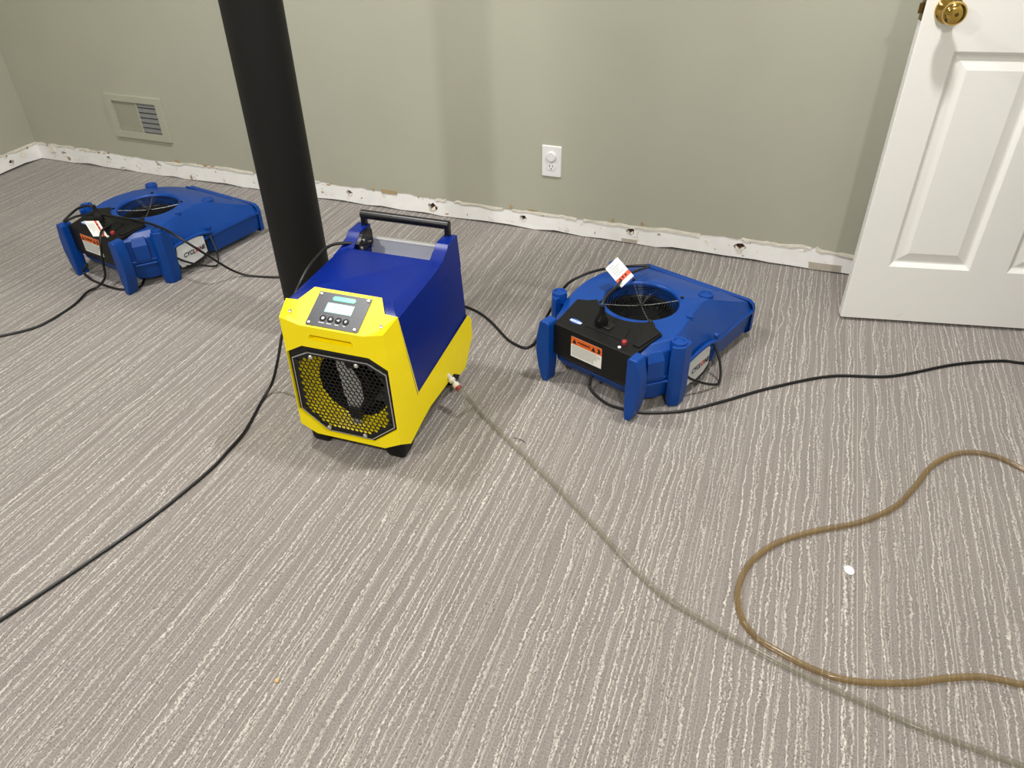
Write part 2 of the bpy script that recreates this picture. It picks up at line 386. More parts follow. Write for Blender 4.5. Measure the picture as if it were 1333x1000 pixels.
patch_b = [(X0-1.601, .079, .036, .0085, 'paper', True), (X0-1.678, .082, .008, .006, 'paper', False), (X0-1.051, .086, .008, .009, 'paper', False),
           (X0-.63, .089, .007, .008, 'paper', False), (X0-.516, .09, .007, .008, 'paper', False), (X0-.955, .085, .022, .004, 'paper', False),
           (X0-2.713, .087, .014, .006, 'paper', False), (X0-2.541, .084, .05, .004, 'paper', True), (X0-3.40, .022, .012, .010, 'paper', False),
           (X0-3.49, .06, .02, .02, 'caulk', False), (X0-2.655, .015, .006, .012, 'paper', False), (X0-1.407, .02, .014, .008, 'caulk', False),
           (X0-.146, .03, .016, .008, 'caulk', False), (X0+.16, .018, .055, .015, 'gluemark', True), (X0-.56, .012, .03, .008, 'gluemark', True)]
bare_strip('baseboard_back', (XL, D, 0), (1, 0, 0), (0, -1, 0), XR-XL, edge_b, holes_b, patch_b, 'bare white strip of drywall with nail holes where the baseboard was removed')
Y0 = -YF
bare_strip('baseboard_left', (XL, YF, 0), (0, 1, 0), (1, 0, 0), D-YF, edge_l, [(Y0+2.546, .036, .014, .011), (Y0+1.9, .04, .012, .012)],
           [(Y0+2.46, .084, .04, .005, 'paper', True), (Y0+2.62, .05, .02, .018, 'caulk', False)], 'bare drywall strip along the left wall')

# ------------------------------------------------------------------ door (hinged on the right wall, swung open)
dr = empty('door_1', (0.22, 2.386, 0), R(11.42)); struct(dr, 'white six panel door with brass knob')
DW, DH, DT, DZ = .80, 2.02, .035, .012
# local: x along the door, y into its thickness (front face at y=0), z up
p_x = ((.103, .337), (.443, .677)); p_z = ((.201, .830), (1.02, 1.62), (1.72, 1.90))
holes = [[(x0, z0), (x1, z0), (x1, z1), (x0, z1)] for x0, x1 in p_x for z0, z1 in p_z]
outer = [(0.006, DZ), (DW, DZ), (DW, DH), (0.006, DH)]
slab = MB()
for yy, s in ((0, 1), (DT, -1)):
    slab.holed(outer, holes, lambda x, z, yy=yy: (x, yy, z))
rim = [(0.006, DZ), (DW, DZ), (DW, DH), (0.006, DH)]
slab.loft([[(x, 0, z) for x, z in rim], [(x-.003 if x < .1 else x, .004, z) for x, z in rim], [(x-.003 if x < .1 else x, DT-.004, z) for x, z in rim], [(x, DT, z) for x, z in rim]], (False, False))
so = slab.build('door_slab', 'door', dr, smooth=False)
for x0, x1 in p_x:
    for z0, z1 in p_z:
        pm = MB()
        for face, s in ((0, 1), (DT, -1)):
            def rg(i, dep): return [(x0+i, face+s*dep, z0+i), (x1-i, face+s*dep, z0+i), (x1-i, face+s*dep, z1-i), (x0+i, face+s*dep, z1-i)]
            pm.loft([rg(0, 0), rg(.004, .003), rg(.012, .011), rg(.017, .012), rg(.044, .004), rg(.047, .003)], (False, True))
        pm.build('door_panel', 'door', dr, smooth=False)
kx, kz = .060, .930
kn = MB().lathe([(.0, -.068), (.012, -.0675), (.019, -.066), (.0255, -.061), (.0285, -.054), (.0285, -.047), (.026, -.040), (.020, -.034), (.0135, -.028), (.012, -.014), (.016, -.010), (.031, -.007), (.0335, -.003), (.0335, 0)], 'y', (kx, 0, kz), 40, (False, False)).build('door_knob', 'brass', dr, angle=50)
MB().lathe([(0, -.0685), (.0045, -.0685), (.0055, -.067)], 'y', (kx, 0, kz), 16, (False, False)).build('knob_button', 'latch', kn)
lp = MB().box(.0015, .0035, .005, .030, kz-.029, kz+.029).build('latch_plate', 'latch', dr)
MB().prism([(-.010, .010), (.002, .010), (.002, .025), (-.004, .025)], lambda x, y: (x, y, kz-.012), lambda x, y: (x, y, kz+.012)).build('latch_bolt', 'latch', dr)
for hz in (.25, 1.05, 1.82):
    MB().lathe([(.006, hz-.045), (.006, hz+.045)], 'z', (DW+.004, .004, 0), 10).build('hinge', 'latch', dr)

# ------------------------------------------------------------------ support column
cx, cy, cr = -1.39, 1.78, .079
co = MB().lathe([(cr+.004, 0), (cr+.004, .006), (cr, .008), (cr, .8), (cr, 1.6), (cr, CEIL-.002)], 'z', (0, 0, 0), 64).build('support_column', 'column')
co.location = (cx, cy, 0)
tag(co, 'round black support column rising from the carpet behind the dehumidifier', 'column')

# ------------------------------------------------------------------ wall vent
vt = empty('wall_vent', (-2.8625, D, .2735)); tag(vt, 'sage painted return air vent low on the back wall', 'vent')
# local x along the wall, z up, y towards the room is negative
fo = [(-.157, -.0965), (.157, -.0965), (.157, .0965), (-.157, .0965)]; fi = [(-.124, -.066), (.124, -.066), (.124, .070), (-.124, .070)]
vm = MB(); vm.holed(fo, [fi], lambda x, z: (x, -.014, z))
vm.loft([[(x*1.012, 0, z*1.02) for x, z in fo], [(x*1.012, -.006, z*1.02) for x, z in fo], [(x, -.014, z) for x, z in fo]], (False, False))
vm.loft([[(x, -.014, z) for x, z in fi], [(x, -.0005, z) for x, z in fi]], (False, False))
vm.build('frame', 'vgreen', vt, smooth=False)
MB().box(-.124, .124, -.0012, -.0004, -.066, .07).build('backing', 'ductshade', vt)  # flat dark sheet on the wall, painted as the shade of an open duct
MB().box(-.123, .008, -.0045, -.0025, -.065, .069).build('damper_plate', 'damper', vt)
MB().box(.008, .014, -.0085, -.0012, -.066, .07).build('divider', 'vgreen', vt)
for k in range(6):
    z = -.0615+k*.0225
    MB().add([(.014, -.0075, z), (.122, -.0075, z), (.122, -.0020, z+.0165), (.014, -.0020, z+.0165), (.014, -.0085, z+.001), (.122, -.0085, z+.001), (.122, -.0030, z+.0175), (.014, -.0030, z+.0175)],
             [(0, 1, 2, 3), (4, 5, 6, 7), (0, 1, 5, 4), (2, 3, 7, 6), (0, 3, 7, 4), (1, 2, 6, 5)]).build('slat', 'slat', vt, smooth=False)
MB().box(.118, .135, -.013, -.008, .008, .0115).build('lever', 'slat', vt)
for sx in (-1, 1): MB().lathe([(.0035, -.014), (.003, -.0155), (0, -.016)], 'y', (sx*.140, 0, 0), 12, (False, False)).build('screw', 'vgreen', vt)

# ------------------------------------------------------------------ outlet
ou = empty('wall_outlet', (-.8805, D, .294)); tag(ou, 'white duplex electrical outlet on the green wall', 'outlet')
def rrect(hx, hz, r, n=4):
    out = []
    for sx, sz, a0 in ((1, 1, 0), (-1, 1, 90), (-1, -1, 180), (1, -1, 270)):
        for i in range(n+1):
            a = R(a0+90*i/n); out.append((sx*(hx-r)+r*math.cos(a), sz*(hz-r)+r*math.sin(a)))
    return out
o1 = rrect(.0385, .0595, .003); 
MB().loft([[(x, 0, z) for x, z in o1], [(x, -.0035, z) for x, z in o1], [(x*.94, -.0065, z*.96) for x, z in o1]]).build('cover_plate', 'white', ou)
def dface(cz):
    pts = []
    for i in range(32):
        a = 2*math.pi*i/32; x = .0172*math.cos(a); z = max(-.0138, min(.0138, .0172*math.sin(a))); pts.append((x, cz+z))
    return pts
rc = MB(); f = dface(-.0195); rc.loft([[(x, -.006, z) for x, z in f], [(x, -.0085, z) for x, z in f]]); ro = rc.build('receptacle', 'white', ou)
for x, hh in ((-.0064, .0042), (.0064, .0034)): MB().box(x-.0011, x+.0011, -.0089, -.0084, -.0165-hh, -.0165+hh).build('slot', 'ink', ro)
MB().lathe([(.0024, -.0084), (.0024, -.0089)], 'y', (0, 0, -.0275), 12).build('slot', 'ink', ro)
MB().lathe([(.0185, -.006), (.0185, -.012), (.0165, -.0145), (0, -.0145)], 'y', (0, 0, .0200), 32, (False, False)).build('plug_cover', 'white', ou)
MB().lathe([(.0028, -.0065), (.0022, -.0075), (0, -.0077)], 'y', (0, 0, 0), 12, (False, False)).build('screw', 'screw', ou)

# ------------------------------------------------------------------ low profile air movers
# local: x width (right seen from the front), y towards the outlet at the rear, z up; origin under the inlet centre
BASE = [(-.138,-.222),(0,-.222),(.138,-.222),(.172,-.170),(.196,-.115),(.206,-.06),(.207,0),(.207,.06),(.207,.10),(.205,.16),(.205,.24),(.205,.325),
        (.10,.325),(-.10,.325),(-.205,.325),(-.214,.24),(-.225,.16),(-.231,.08),(-.231,0),(-.224,-.06),(-.206,-.115),(-.174,-.172)]
SHLD = [(-.137,-.221,.180),(0,-.221,.180),(.137,-.221,.180),(.168,-.166,.178),(.192,-.112,.182),(.200,-.06,.150),(.200,0,.136),(.200,.06,.126),(.200,.10,.120),(.199,.16,.116),(.199,.24,.112),(.199,.322,.105),
        (.10,.322,.108),(-.10,.322,.108),(-.199,.322,.105),(-.207,.24,.122),(-.217,.16,.142),(-.222,.08,.158),(-.222,0,.168),(-.214,-.06,.176),(-.196,-.112,.182),(-.168,-.168,.180)]
PLAT = [(-.118,-.198,.197),(0,-.198,.197),(.118,-.198,.197),(.150,-.150,.199),(.172,-.108,.200),(.170,-.06,.203),(.160,0,.205),(.148,.06,.205),(.138,.10,.203),(.136,.15,.195),(.172,.24,.160),(.188,.316,.130),
        (.10,.318,.133),(-.10,.318,.133),(-.188,.316,.130),(-.188,.24,.160),(-.193,.16,.184),(-.198,.08,.198),(-.199,0,.203),(-.192,-.06,.203),(-.176,-.108,.200),(-.148,-.152,.199)]
def circ(r, z):
    return [(r*math.cos(math.atan2(p[1], p[0])), r*math.sin(math.atan2(p[1], p[0])), z) for p in PLAT]
def densify(rings, k=3):
    out = []
    for r in rings:
        rr = []
        for i in range(len(r)):
            a = Vector(r[i]); b = Vector(r[(i+1) % len(r)])
            for j in range(k): rr.append(tuple(a.lerp(b, j/k)))
        out.append(rr)
    return out
def roundring(ring, r): # push a densified ring onto a circle of radius r (keeps z)
    return [(r*x/math.hypot(x, y), r*y/math.hypot(x, y), z) for x, y, z in ring]
def make_air_mover(name):
    t = empty(name)
    low = [(x, y, .100) for x, y in BASE]
    rings = densify([low, SHLD, PLAT, circ(.122, .208), circ(.1125, .2085), circ(.1075, .203), circ(.104, .150)])
    for k in range(3, 7): rings[k] = roundring(rings[k], (.122, .1125, .1075, .104)[k-3])
    MB().loft(rings, (False, False)).build('upper_housing', 'fblue', t, bevel=.006, seg=3, recalc=False)
    # lower half: notched at both sides behind the badges
    lo = []
    for i, (x, y) in enumerate(BASE):
        s = 1 if x > 0 else -1
        if -.07 < y < .09 and abs(x) > .19: lo.append((s*.150, y))
        else: lo.append((x*.985, y*.985))
    b2 = [(x*.97, -.195 if y < -.2 else y*.985) for x, y in lo]
    MB().loft([[(x, y, .102) for x, y in lo], [(x, y, .060) for x, y in lo], [(x, y, .026) for x, y in b2]]).build('lower_housing', 'fblue', t, bevel=.004)
    fl = MB(); ru = [(x*1.018, y*1.012) for x, y in BASE]
    fl.loft([[(x, y, .094) for x, y in ru], [(x, y, .104) for x, y in ru]]); fl.build('seam_flange', 'fblue', t, bevel=.002)
    # arched lip over each badge recess
    for s in (-1, 1):
        arc = []
        for i in range(13):
            v = -.085+.175*i/12; w_ = .128-.006*((v-.0)/.085)**2 - max(0, v-.03)*.12
            arc.append((s*(.211 if s > 0 else .232), v, w_))
        MB().tube(arc, .006, 8).build('arch_rib', 'fblue', t)
        sc = MB().lathe([(.008, .205 if s > 0 else -.205), (.008, .216*s), (.004, .217*s), (.0035, .2145*s), (0, .2145*s)], 'x', (0, .082, .132), 16, (False, False)).build('screw_boss', 'fblue', t)
    # rear outlet lip and mouth
    rr = [(-.200, .020), (.200, .020), (.208, .030), (.208, .106), (.202, .122), (.186, .1315), (-.186, .1315), (-.202, .122), (-.208, .106), (-.208, .030)]
    ri = [(x*.955, .076+(z-.076)*.84) for x, z in rr]
    lipm = MB(); lipm.loft([[(x, .318, z) for x, z in rr], [(x, .334, z) for x, z in rr]], (False, False))
    lipm.loft([[(x, .334, z) for x, z in rr], [(x, .334, z) for x, z in ri]], (False, False)); lipm.loft([[(x, .334, z) for x, z in ri], [(x, .27, z) for x, z in ri]], (False, False))
    lipm.build('outlet_lip', 'fblue', t, recalc=False, smooth=False)
    MB().box(-.19, .19, .3262, .327, .03, .118).build('outlet_mouth', 'deepblack', t)
    MB().prism([(-.18, .297), (.09, .297), (.09, .303), (-.18, .303)], lambda x, y: (x, y, .132), lambda x, y: (x, y, .143)).build('rear_ridge', 'fblue', t, bevel=.002)
    # round stacking bosses
    for px, py, pz in ((-.218, -.108, .206), (.195, -.112, .205), (.112, .178, .192), (-.205, .165, .193)):
        MB().lathe([(.0235, pz-.03), (.0225, pz-.003), (.0215, pz), (.0155, pz), (.014, pz-.003), (.0, pz-.003)], 'z', (px, py, 0), 24, (False, False)).build('stacking_boss', 'fblue', t)
    MB().lathe([(.011, .196), (.010, .2095), (0, .2105)], 'z', (.153, .012, 0), 16, (False, False)).build('dimple', 'fblue', t)
    # corner posts that reach the floor
    for s in (-1, 1):
        poly = [(.190, -.146), (.207, -.142), (.224, -.124), (.224, -.088), (.210, -.078), (.188, -.095)]
        ox = 0 if s > 0 else .012
        poly = [(s*(x+ox), y) for x, y in poly]; pc = (s*(.202+ox), -.115)
        sc_ = lambda k: [(pc[0]+(x-pc[0])*k, pc[1]+(y-pc[1])*k) for x, y in poly]
        MB().loft([[(x, y, 0) for x, y in sc_(.82)], [(x, y, .03) for x, y in sc_(.98)], [(x, y, .17) for x, y in sc_(1.0)], [(x, y, .199) for x, y in sc_(.93)]]).build('corner_post', 'fblue', t, bevel=.003)
        # ribbed wall between the front blade and the post
        MB().prism([(s*.158, -.212), (s*.196, -.148), (s*.19, -.143), (s*.152, -.208)], lambda x, y: (x, y, .086), lambda x, y: (x, y, .093)).build('side_ledge', 'fblue', t, bevel=.002)
        MB().loft([[(s*.160, -.205, .105), (s*.186, -.160, .105), (s*.180, -.155, .105), (s*.154, -.20, .105)], [(s*.160, -.205, .160), (s*.186, -.160, .160), (s*.180, -.155, .160), (s*.154, -.20, .160)],
                   [(s*.150, -.192, .185), (s*.172, -.155, .185), (s*.166, -.150, .185), (s*.146, -.188, .185)]]).build('side_panel', 'fblue', t, bevel=.003)
        # front blade foot
        prof = [(.137, .0), (.155, .0), (.170, .045), (.178, .095), (.176, .145), (.165, .196), (.160, .203), (.138, .203), (.132, .196), (.132, .06)]
        prof = [(s*x, z) for x, z in prof]
        MB().prism(prof, lambda x, z: (x, -.268, z), lambda x, z: (x*.99, -.226, z)).build('front_foot', 'fblue', t, bevel=.006, seg=3)
    # black control panel: sloping top plus front face
    topo = [(-.146, -.116), (-.118, -.104)] + [(.128*math.cos(R(a)), .128*math.sin(R(a))) for a in range(222, 322, 12)] + [(.116, -.106), (.146, -.120), (.130, -.243), (-.130, -.243)]
    hz = lambda y: .2120+(y+.106)*.13
    cp = MB().loft([[(x, y, .15) for x, y in topo], [(x, y, hz(y)) for x, y in topo]]).build('control_panel', 'blackp', t, bevel=.0025)
    MB().loft([[(-.098, -.226, .072), (.098, -.226, .072), (.098, -.205, .072), (-.098, -.205, .072)], [(-.131, -.243, .098), (.131, -.243, .098), (.131, -.205, .098), (-.131, -.205, .098)],
               [(-.131, -.2435, .190), (.131, -.2435, .190), (.131, -.2, .190), (-.131, -.2, .190)]]).build('front_panel', 'blackp', t, bevel=.002)
    MB().prism([(.092, -.125), (.142, -.124), (.128, -.205), (.108, -.205)], lambda x, y: (x, y, .19), lambda x, y: (x, y, hz(y)+.006-(x-.1)*.05)).build('panel_ridge', 'blackp', cp, bevel=.002)
    MB().prism([(-.045, -.148), (.062, -.148), (.078, -.205), (-.050, -.205)], lambda x, y: (x, y, .190), lambda x, y: (x, y, hz(y)+.0025)).build('switch_plate', 'blackp', cp, bevel=.0015)
    so_ = MB().box(-.022, .022, -.190, -.155, .196, .2085); so_.build('power_outlet', 'blackm', cp, bevel=.002)
    MB().lathe([(.0075, .190), (.0075, .2060), (.006, .2080), (0, .2080)], 'z', (.084, -.210, 0), 16, (False, False)).build('breaker_button', 'red', cp)
    MB().lathe([(.0046, .190), (.0046, .1985), (0, .2000)], 'z', (.083, -.231, 0), 12, (False, False)).build('indicator_light', 'white', cp)
    lg = MB(); lg.prism([(-.084+.021*math.cos(2*math.pi*i/20), -.204+.0085*math.sin(2*math.pi*i/20)) for i in range(20)], lambda x, y: (x, y, hz(y)-.001), lambda x, y: (x, y, hz(y)+.0005))
    lo_ = lg.build('logo_oval', 'logo', cp)
    for i, (bx, bw) in enumerate(((-.099, .005), (-.0925, .0035), (-.086, .004), (-.0795, .003), (-.0735, .005), (-.067, .0035))):
        MB().prism([(bx-bw/2, -.2085), (bx+bw/2, -.2085), (bx+bw/2+.001, -.2005), (bx-bw/2+.001, -.2005)], lambda x, y: (x, y, hz(y)+.0004), lambda x, y: (x, y, hz(y)+.0008)).build('logo_mark', 'white', lo_)
    # warning sticker on the front
    yv = -.2436
    st = MB().box(-.068, .037, yv-.0006, yv, .112, .1775).build('warning_sticker', 'tagwhite', t)
    MB().box(-.068, .037, yv-.0009, yv-.0005, .154, .1775).build('orange_band', 'orange', st)
    for bx in (-.056, .009):
        MB().prism([(bx-.0075, .1575), (bx+.0075, .1575), (bx, .1725)], lambda x, z: (x, yv-.0008, z), lambda x, z: (x, yv-.0012, z)).build('warning_triangle', 'ink', st)
    MB().prism([(.021, .158), (.030, .158), (.033, .166), (.0285, .173), (.022, .172), (.025, .165)], lambda x, z: (x, yv-.0008, z), lambda x, z: (x, yv-.0012, z)).build('warning_symbol', 'ink', st)
    text_part('WARNING', .0088, 'warning_word', 'ink', st, (-.0235, yv-.0010, .1655), (1, 0, 0), (0, 0, 1), bold=.0003)
    for k in range(8):
        z = .1495-k*.0044; x1_ = .032 if k % 3 else .02
        MB().box(-.064, x1_ if k < 4 else -.01+random.random()*.04, yv-.0009, yv-.0005, z-.0008, z+.0008).build('text_line', 'inkgrey', st)
    # inlet guard: rings and spokes
    gm = MB()
    for k in range(13):
        r = .014+.0076*k; gm.tube([(r*math.cos(2*math.pi*i/48), r*math.sin(2*math.pi*i/48), .199-.010*(1-(r/.105)**2)) for i in range(48)], .0011, 5, closed=True)
    gu = gm.build('inlet_guard', 'wire', t)
    for a in (45, 135, 225, 315):
        pts = [(r*math.cos(R(a)), r*math.sin(R(a)), .2005-.010*(1-min(1, r/.105)**2)) for r in (.004, .03, .06, .09, .112)]+[(.124*math.cos(R(a)), .124*math.sin(R(a)), .2115)]
        MB().tube(pts, .0013, 6).build('guard_spoke', 'spoke', gu)
        MB().lathe([(.005, .2085), (.005, .212), (0, .2125)], 'z', (.119*math.cos(R(a)), .119*math.sin(R(a)), 0), 10, (False, False)).build('guard_clip', 'blackm', gu)
    MB().lathe([(.009, .1885), (.009, .192), (0, .1925)], 'z', (0, 0, 0), 16, (True, False)).build('guard_hub', 'blackm', gu)
    # impeller below the guard
    im = MB().lathe([(.1035, .165), (.098, .172), (.092, .172), (.088, .166), (.086, .150), (.045, .146), (.035, .158), (.0, .160)], 'z', (0, 0, 0), 40, (False, False)).build('impeller', 'blackm', t)
    for k in range(22):
        a = 2*math.pi*k/22; b_ = a+.22
        pl = [(.058*math.cos(a), .058*math.sin(a)), (.090*math.cos(b_), .090*math.sin(b_))]
        MB().add([(pl[0][0], pl[0][1], .146), (pl[1][0], pl[1][1], .146), (pl[1][0], pl[1][1], .169), (pl[0][0], pl[0][1], .160)], [(0, 1, 2, 3)]).build('blade', 'blackm', im, recalc=False, smooth=False)
    # white badges over the side recesses
    for s in (-1, 1):
        bx = s*.213 if s > 0 else -.228
        poly = [(-.082, .060), (-.070, .124), (-.030, .1275), (.020, .122), (.047, .114), (.050, .052), (.020, .040), (-.030, .033), (-.070, .036)]
        bd = MB().prism(poly, lambda v, z: (bx-s*.006, v, z), lambda v, z: (bx+s*.003-s*abs(v)*.06, v, z)).build('side_badge', 'badge', t, bevel=.0015)
        fx = bx+s*.0022
        d_ = (0, s, 0)
        word = (('CYCL', -1), ('NE', 1))
        text_part('CYCL', .022, 'badge_word', 'ink', bd, (fx, s*-.004, .0765), d_, (0, 0, 1), bold=.0006, shear=.25, align='RIGHT', sx=.92)
        text_part('O', .022, 'badge_word', 'inkred', bd, (fx, s*.0055, .0765), d_, (0, 0, 1), bold=.0009, shear=.25, sx=.92)
        text_part('NE', .022, 'badge_word', 'ink', bd, (fx, s*.0150, .0765), d_, (0, 0, 1), bold=.0006, shear=.25, align='LEFT', sx=.92)
        # rubber strap of the cord wrap below the badge
        loop = [(bx-s*.004, -.085, .085), (bx+s*.008, -.06, .060), (bx+s*.028, -.02, .033), (bx+s*.046, .028, .010), (bx+s*.044, .050, .018), (bx+s*.026, .068, .060), (bx-s*.006, .078, .108)]
        MB().tube(spline(loop, 6), .0038, 8).build('cord_strap', 'cord', t)
        MB().tube(spline([(bx-s*.02, -.085, .060), (bx-s*.006, -.06, .040), (bx-s*.003, -.02, .029), (bx-s*.003, .03, .033), (bx-s*.006, .056, .050), (bx-s*.008, .06, .112)], 5), .0045, 8).build('badge_edge', 'cord', t)
    return t
def dup(root):
    r = root.copy(); C.objects.link(r)
    def rec(src, dst):
        for ch in list(src.children):
            c_ = ch.copy(); C.objects.link(c_); c_.parent = dst; rec(ch, c_)
    rec(root, r); return r
FAN_R = (-.352, 1.944, 0); FAN_L = (-2.237, 2.036, 0)
fan = make_air_mover('air_mover'); fan2 = dup(fan)
fan.location = FAN_R; fan.rotation_euler = (0, 0, R(-20.5))
fan2.location = FAN_L; fan2.rotation_euler = (0, 0, R(-11))
tag(fan, 'blue low profile air mover fan between the dehumidifier and the door', 'air mover', 'blue air movers on the carpet')
tag(fan2, 'blue low profile air mover fan left of the black column', 'air mover', 'blue air movers on the carpet')

# ------------------------------------------------------------------ dehumidifier
# local: x right, y into depth from the front face, z up
DH_ = empty('dehumidifier', (-.9473, 1.2644, .0245), R(1.8)); DH_.scale = (.9817,)*3; tag(DH_, 'yellow and navy portable dehumidifier with a lit display', 'dehumidifier')
OCT = [(-.092, .308), (.092, .308), (.140, .281), (.143, .098), (.067, .037), (-.067, .037), (-.143, .098), (-.140, .281)]
SLOT = [(-.062, .331), (.050, .331), (.055, .336), (.050, .3455), (-.062, .3455), (-.067, .336)]
ys = MB()
face = [(-.139, .382), (-.085, .3685), (.085, .3685), (.139, .382), (.146, .050), (.100, .026), (-.100, .026), (-.146, .050)]
ys.holed(face, [OCT, SLOT], lambda x, z: (x, 0, z))
ys.loft([[(x, 0, z) for x, z in OCT], [(x, .016, z) for x, z in OCT]], (False, False))
ys.loft([[(x, 0, z) for x, z in SLOT], [(x, .022, .338+(z-.338)*.7) for x, z in SLOT]], (False, True))
for s in (-1, 1):
    P0 = (s*.139, 0, .382); P1 = (s*.152, .058, .400); P2 = (s*.165, .095, .155); P3 = (s*.146, 0, .050); P4 = (s*.158, .036, .028)
    ys.add([P0, P3, P2, P1], [(0, 1, 2, 3)])
    side = [P2, P3, P4, (s*.163, .088, .050), (s*.166, .150, .067), (s*.168, .266, .065), (s*.168, .311, .067), (s*.168, .352, .036), (s*.168, .395, .030), (s*.169, .432, .075), (s*.170, .456, .105), (s*.168, .460, .165), (s*.166, .440, .187)]
    ys.add(side, [(0, 1, 2, 3, 4), (0, 4, 5), (0, 5, 6, 12), (6, 7, 8, 9), (6, 9, 10, 11, 12)])
    ins = [(s*(abs(x)-.014), y, z) for x, y, z in side[2:]]; outr = side[2:]
    ys.add(outr+ins, [(i, i+1, i+1+len(ins), i+len(ins)) for i in range(len(ins)-1)])
    ys.add([P3, (s*.100, 0, .026), (s*.10, .036, .026), P4], [(0, 1, 2, 3)])
    # top facets beside the display
    B0 = (s*.085, 0, .3685); B1 = (s*.118, .058, .402); B2 = (s*.092, .100, .419)
    SC = (s*.122, .020, .380)
    ys.add([P0, P1, B1, B2, B0, SC], [(0, 1, 5), (1, 2, 5), (2, 3, 4), (2, 4, 5), (4, 0, 5)])
    ys.add([P1, B1, (s*.118, .060, .385), (s*.152, .060, .385)], [(0, 1, 2, 3)]); ys.add([B1, B2, (s*.092, .102, .395), (s*.118, .060, .385)], [(0, 1, 2, 3)])
ys.add([(-.085, 0, .3685), (.085, 0, .3685), (.092, .1, .419), (-.092, .1, .419)], [(0, 1, 2, 3)])
ys.add([(-.092, .1, .419), (.092, .1, .419), (.092, .104, .395), (-.092, .104, .395)], [(0, 1, 2, 3)])
ys.add([(-.168, .460, .165), (.168, .460, .165), (.170, .456, .105), (-.170, .456, .105)], [(0, 1, 2, 3)])
ys.add([(-.168, .460, .165), (.168, .460, .165), (.166, .440, .187), (-.166, .440, .187)], [(0, 1, 2, 3)])
ys.build('yellow_shell', 'yellow', DH_, bevel=.004, seg=3, angle=30)
MB().box(-.150, .150, .13, .45, .055, .150).build('base_pan', 'blackp', DH_)
# navy cabinet
nb = MB()
lev = lambda a, b0, b1, z: [(a, b0, z), (a, b1, z), (-a, b1, z), (-a, b0, z)]
nb.loft([lev(.1645, .090, .438, .150), lev(.1541, .0625, .438, .351), lev(.1541, .0625, .335, .3515), lev(.1520, .057, .335, .390),
         [(.1505, .058, .3945), (.1505, .330, .404), (-.1505, .330, .404), (-.1505, .058, .3945)],
         [(.122, .095, .4125), (.118, .326, .4125), (-.118, .326, .4125), (-.122, .095, .4125)]], (False, True), closed=False)
nb.add([(-.1505, .058, .3945), (.1505, .058, .3945), (.122, .095, .4125), (-.122, .095, .4125)], [(0, 1, 2, 3)])
nb.box(-.150, .150, .30, .438, .20, .352)
for s in (-1, 1):
    prof = [(.29, .36), (.29, .404), (.338, .411), (.352, .421), (.362, .423), (.380, .4365), (.440, .4365), (.442, .34)]
    nb.prism(prof, lambda y, z: (s*.113, y, z), lambda y, z: (s*(.1541-(z-.351)*.0538), y, z))
nb.build('navy_cabinet', 'navy', DH_, bevel=.003, seg=2)
# rear tray plate between the lugs
tp = MB().box(-.113, .113, .428, .434, .350, .400).build('rear_plate', 'badge', DH_, bevel=.001)
MB().box(-.113, .113, .424, .437, .3985, .4025).build('plate_edge', 'white', tp)
# pull handle
hm = MB()
hb = (.432, .466)
hd = MB().tube([(-.132, hb[0], hb[1]), (-.05, hb[0], hb[1]), (.05, hb[0], hb[1]), (.132, hb[0], hb[1])], .0125, 14).build('pull_handle', 'blackm', DH_, bevel=.002)
for s in (-1, 1):
    MB().box(s*.126-.007, s*.126+.007, hb[0]-.009, hb[0]+.009, .395 if s < 0 else .42, hb[1]+.004).build('handle_post', 'blackm', hd, bevel=.003)
br = MB().prism([(.345, .388), (.345, .418), (.362, .424), (.372, .434), (.418, .434), (.426, .428), (.426, .388)], lambda y, z: (-.113, y, z), lambda y, z: (-.101, y, z)).build('handle_bracket', 'blackm', DH_, bevel=.002)
for y, z in ((.356, .402), (.372, .418), (.405, .398)):
    MB().lathe([(.0045, -.1015), (.0045, -.0985), (0, -.098)], 'x', (0, y, z), 12, (True, False)).build('screw', 'screw', br)
# control display on the sloping top facet
ux_ = Vector((1, 0, 0)); uy_ = Vector((0, .1, .0505)).normalized(); nz_ = ux_.cross(uy_)
pc_ = Vector((0, .050, .3942))
def onp(x, y, h=0): return pc_+ux_*x+uy_*y+nz_*h
def pslab(poly, h0, h1, name, m, parent, bevel=0):
    return MB().prism(poly, lambda x, y: onp(x, y, h0), lambda x, y: onp(x, y, h1)).build(name, m, parent, bevel=bevel)
pn = pslab([(-.070, -.051), (.067, -.051), (.070, -.047), (.071, .046), (-.071, .046), (-.072, -.047)], -.001, .0015, 'display_panel', 'panel', DH_)
pslab([(x+.002, y+.031) for x, y in rrect(.031, .0062, .006)], .0015, .003, 'light_bar', 'led', pn)
sc_ = pslab([(-.037, -.009), (.035, -.009), (.035, .0175), (-.037, .0175)], .0012, .0022, 'screen', 'lcd', pn)
for dx in (-.016, .000, .016):
    for px, py, hw, hh in ((0, .012, .0045, .0009), (0, .0045, .0045, .0009), (.0045, .008, .0009, .0035), (-.0045, .001, .0009, .0035)):
        pslab([(dx+px-hw, py-hh), (dx+px+hw, py-hh), (dx+px+hw, py+hh), (dx+px-hw, py+hh)], .0021, .0024, 'screen_segment', 'lcdseg', sc_)
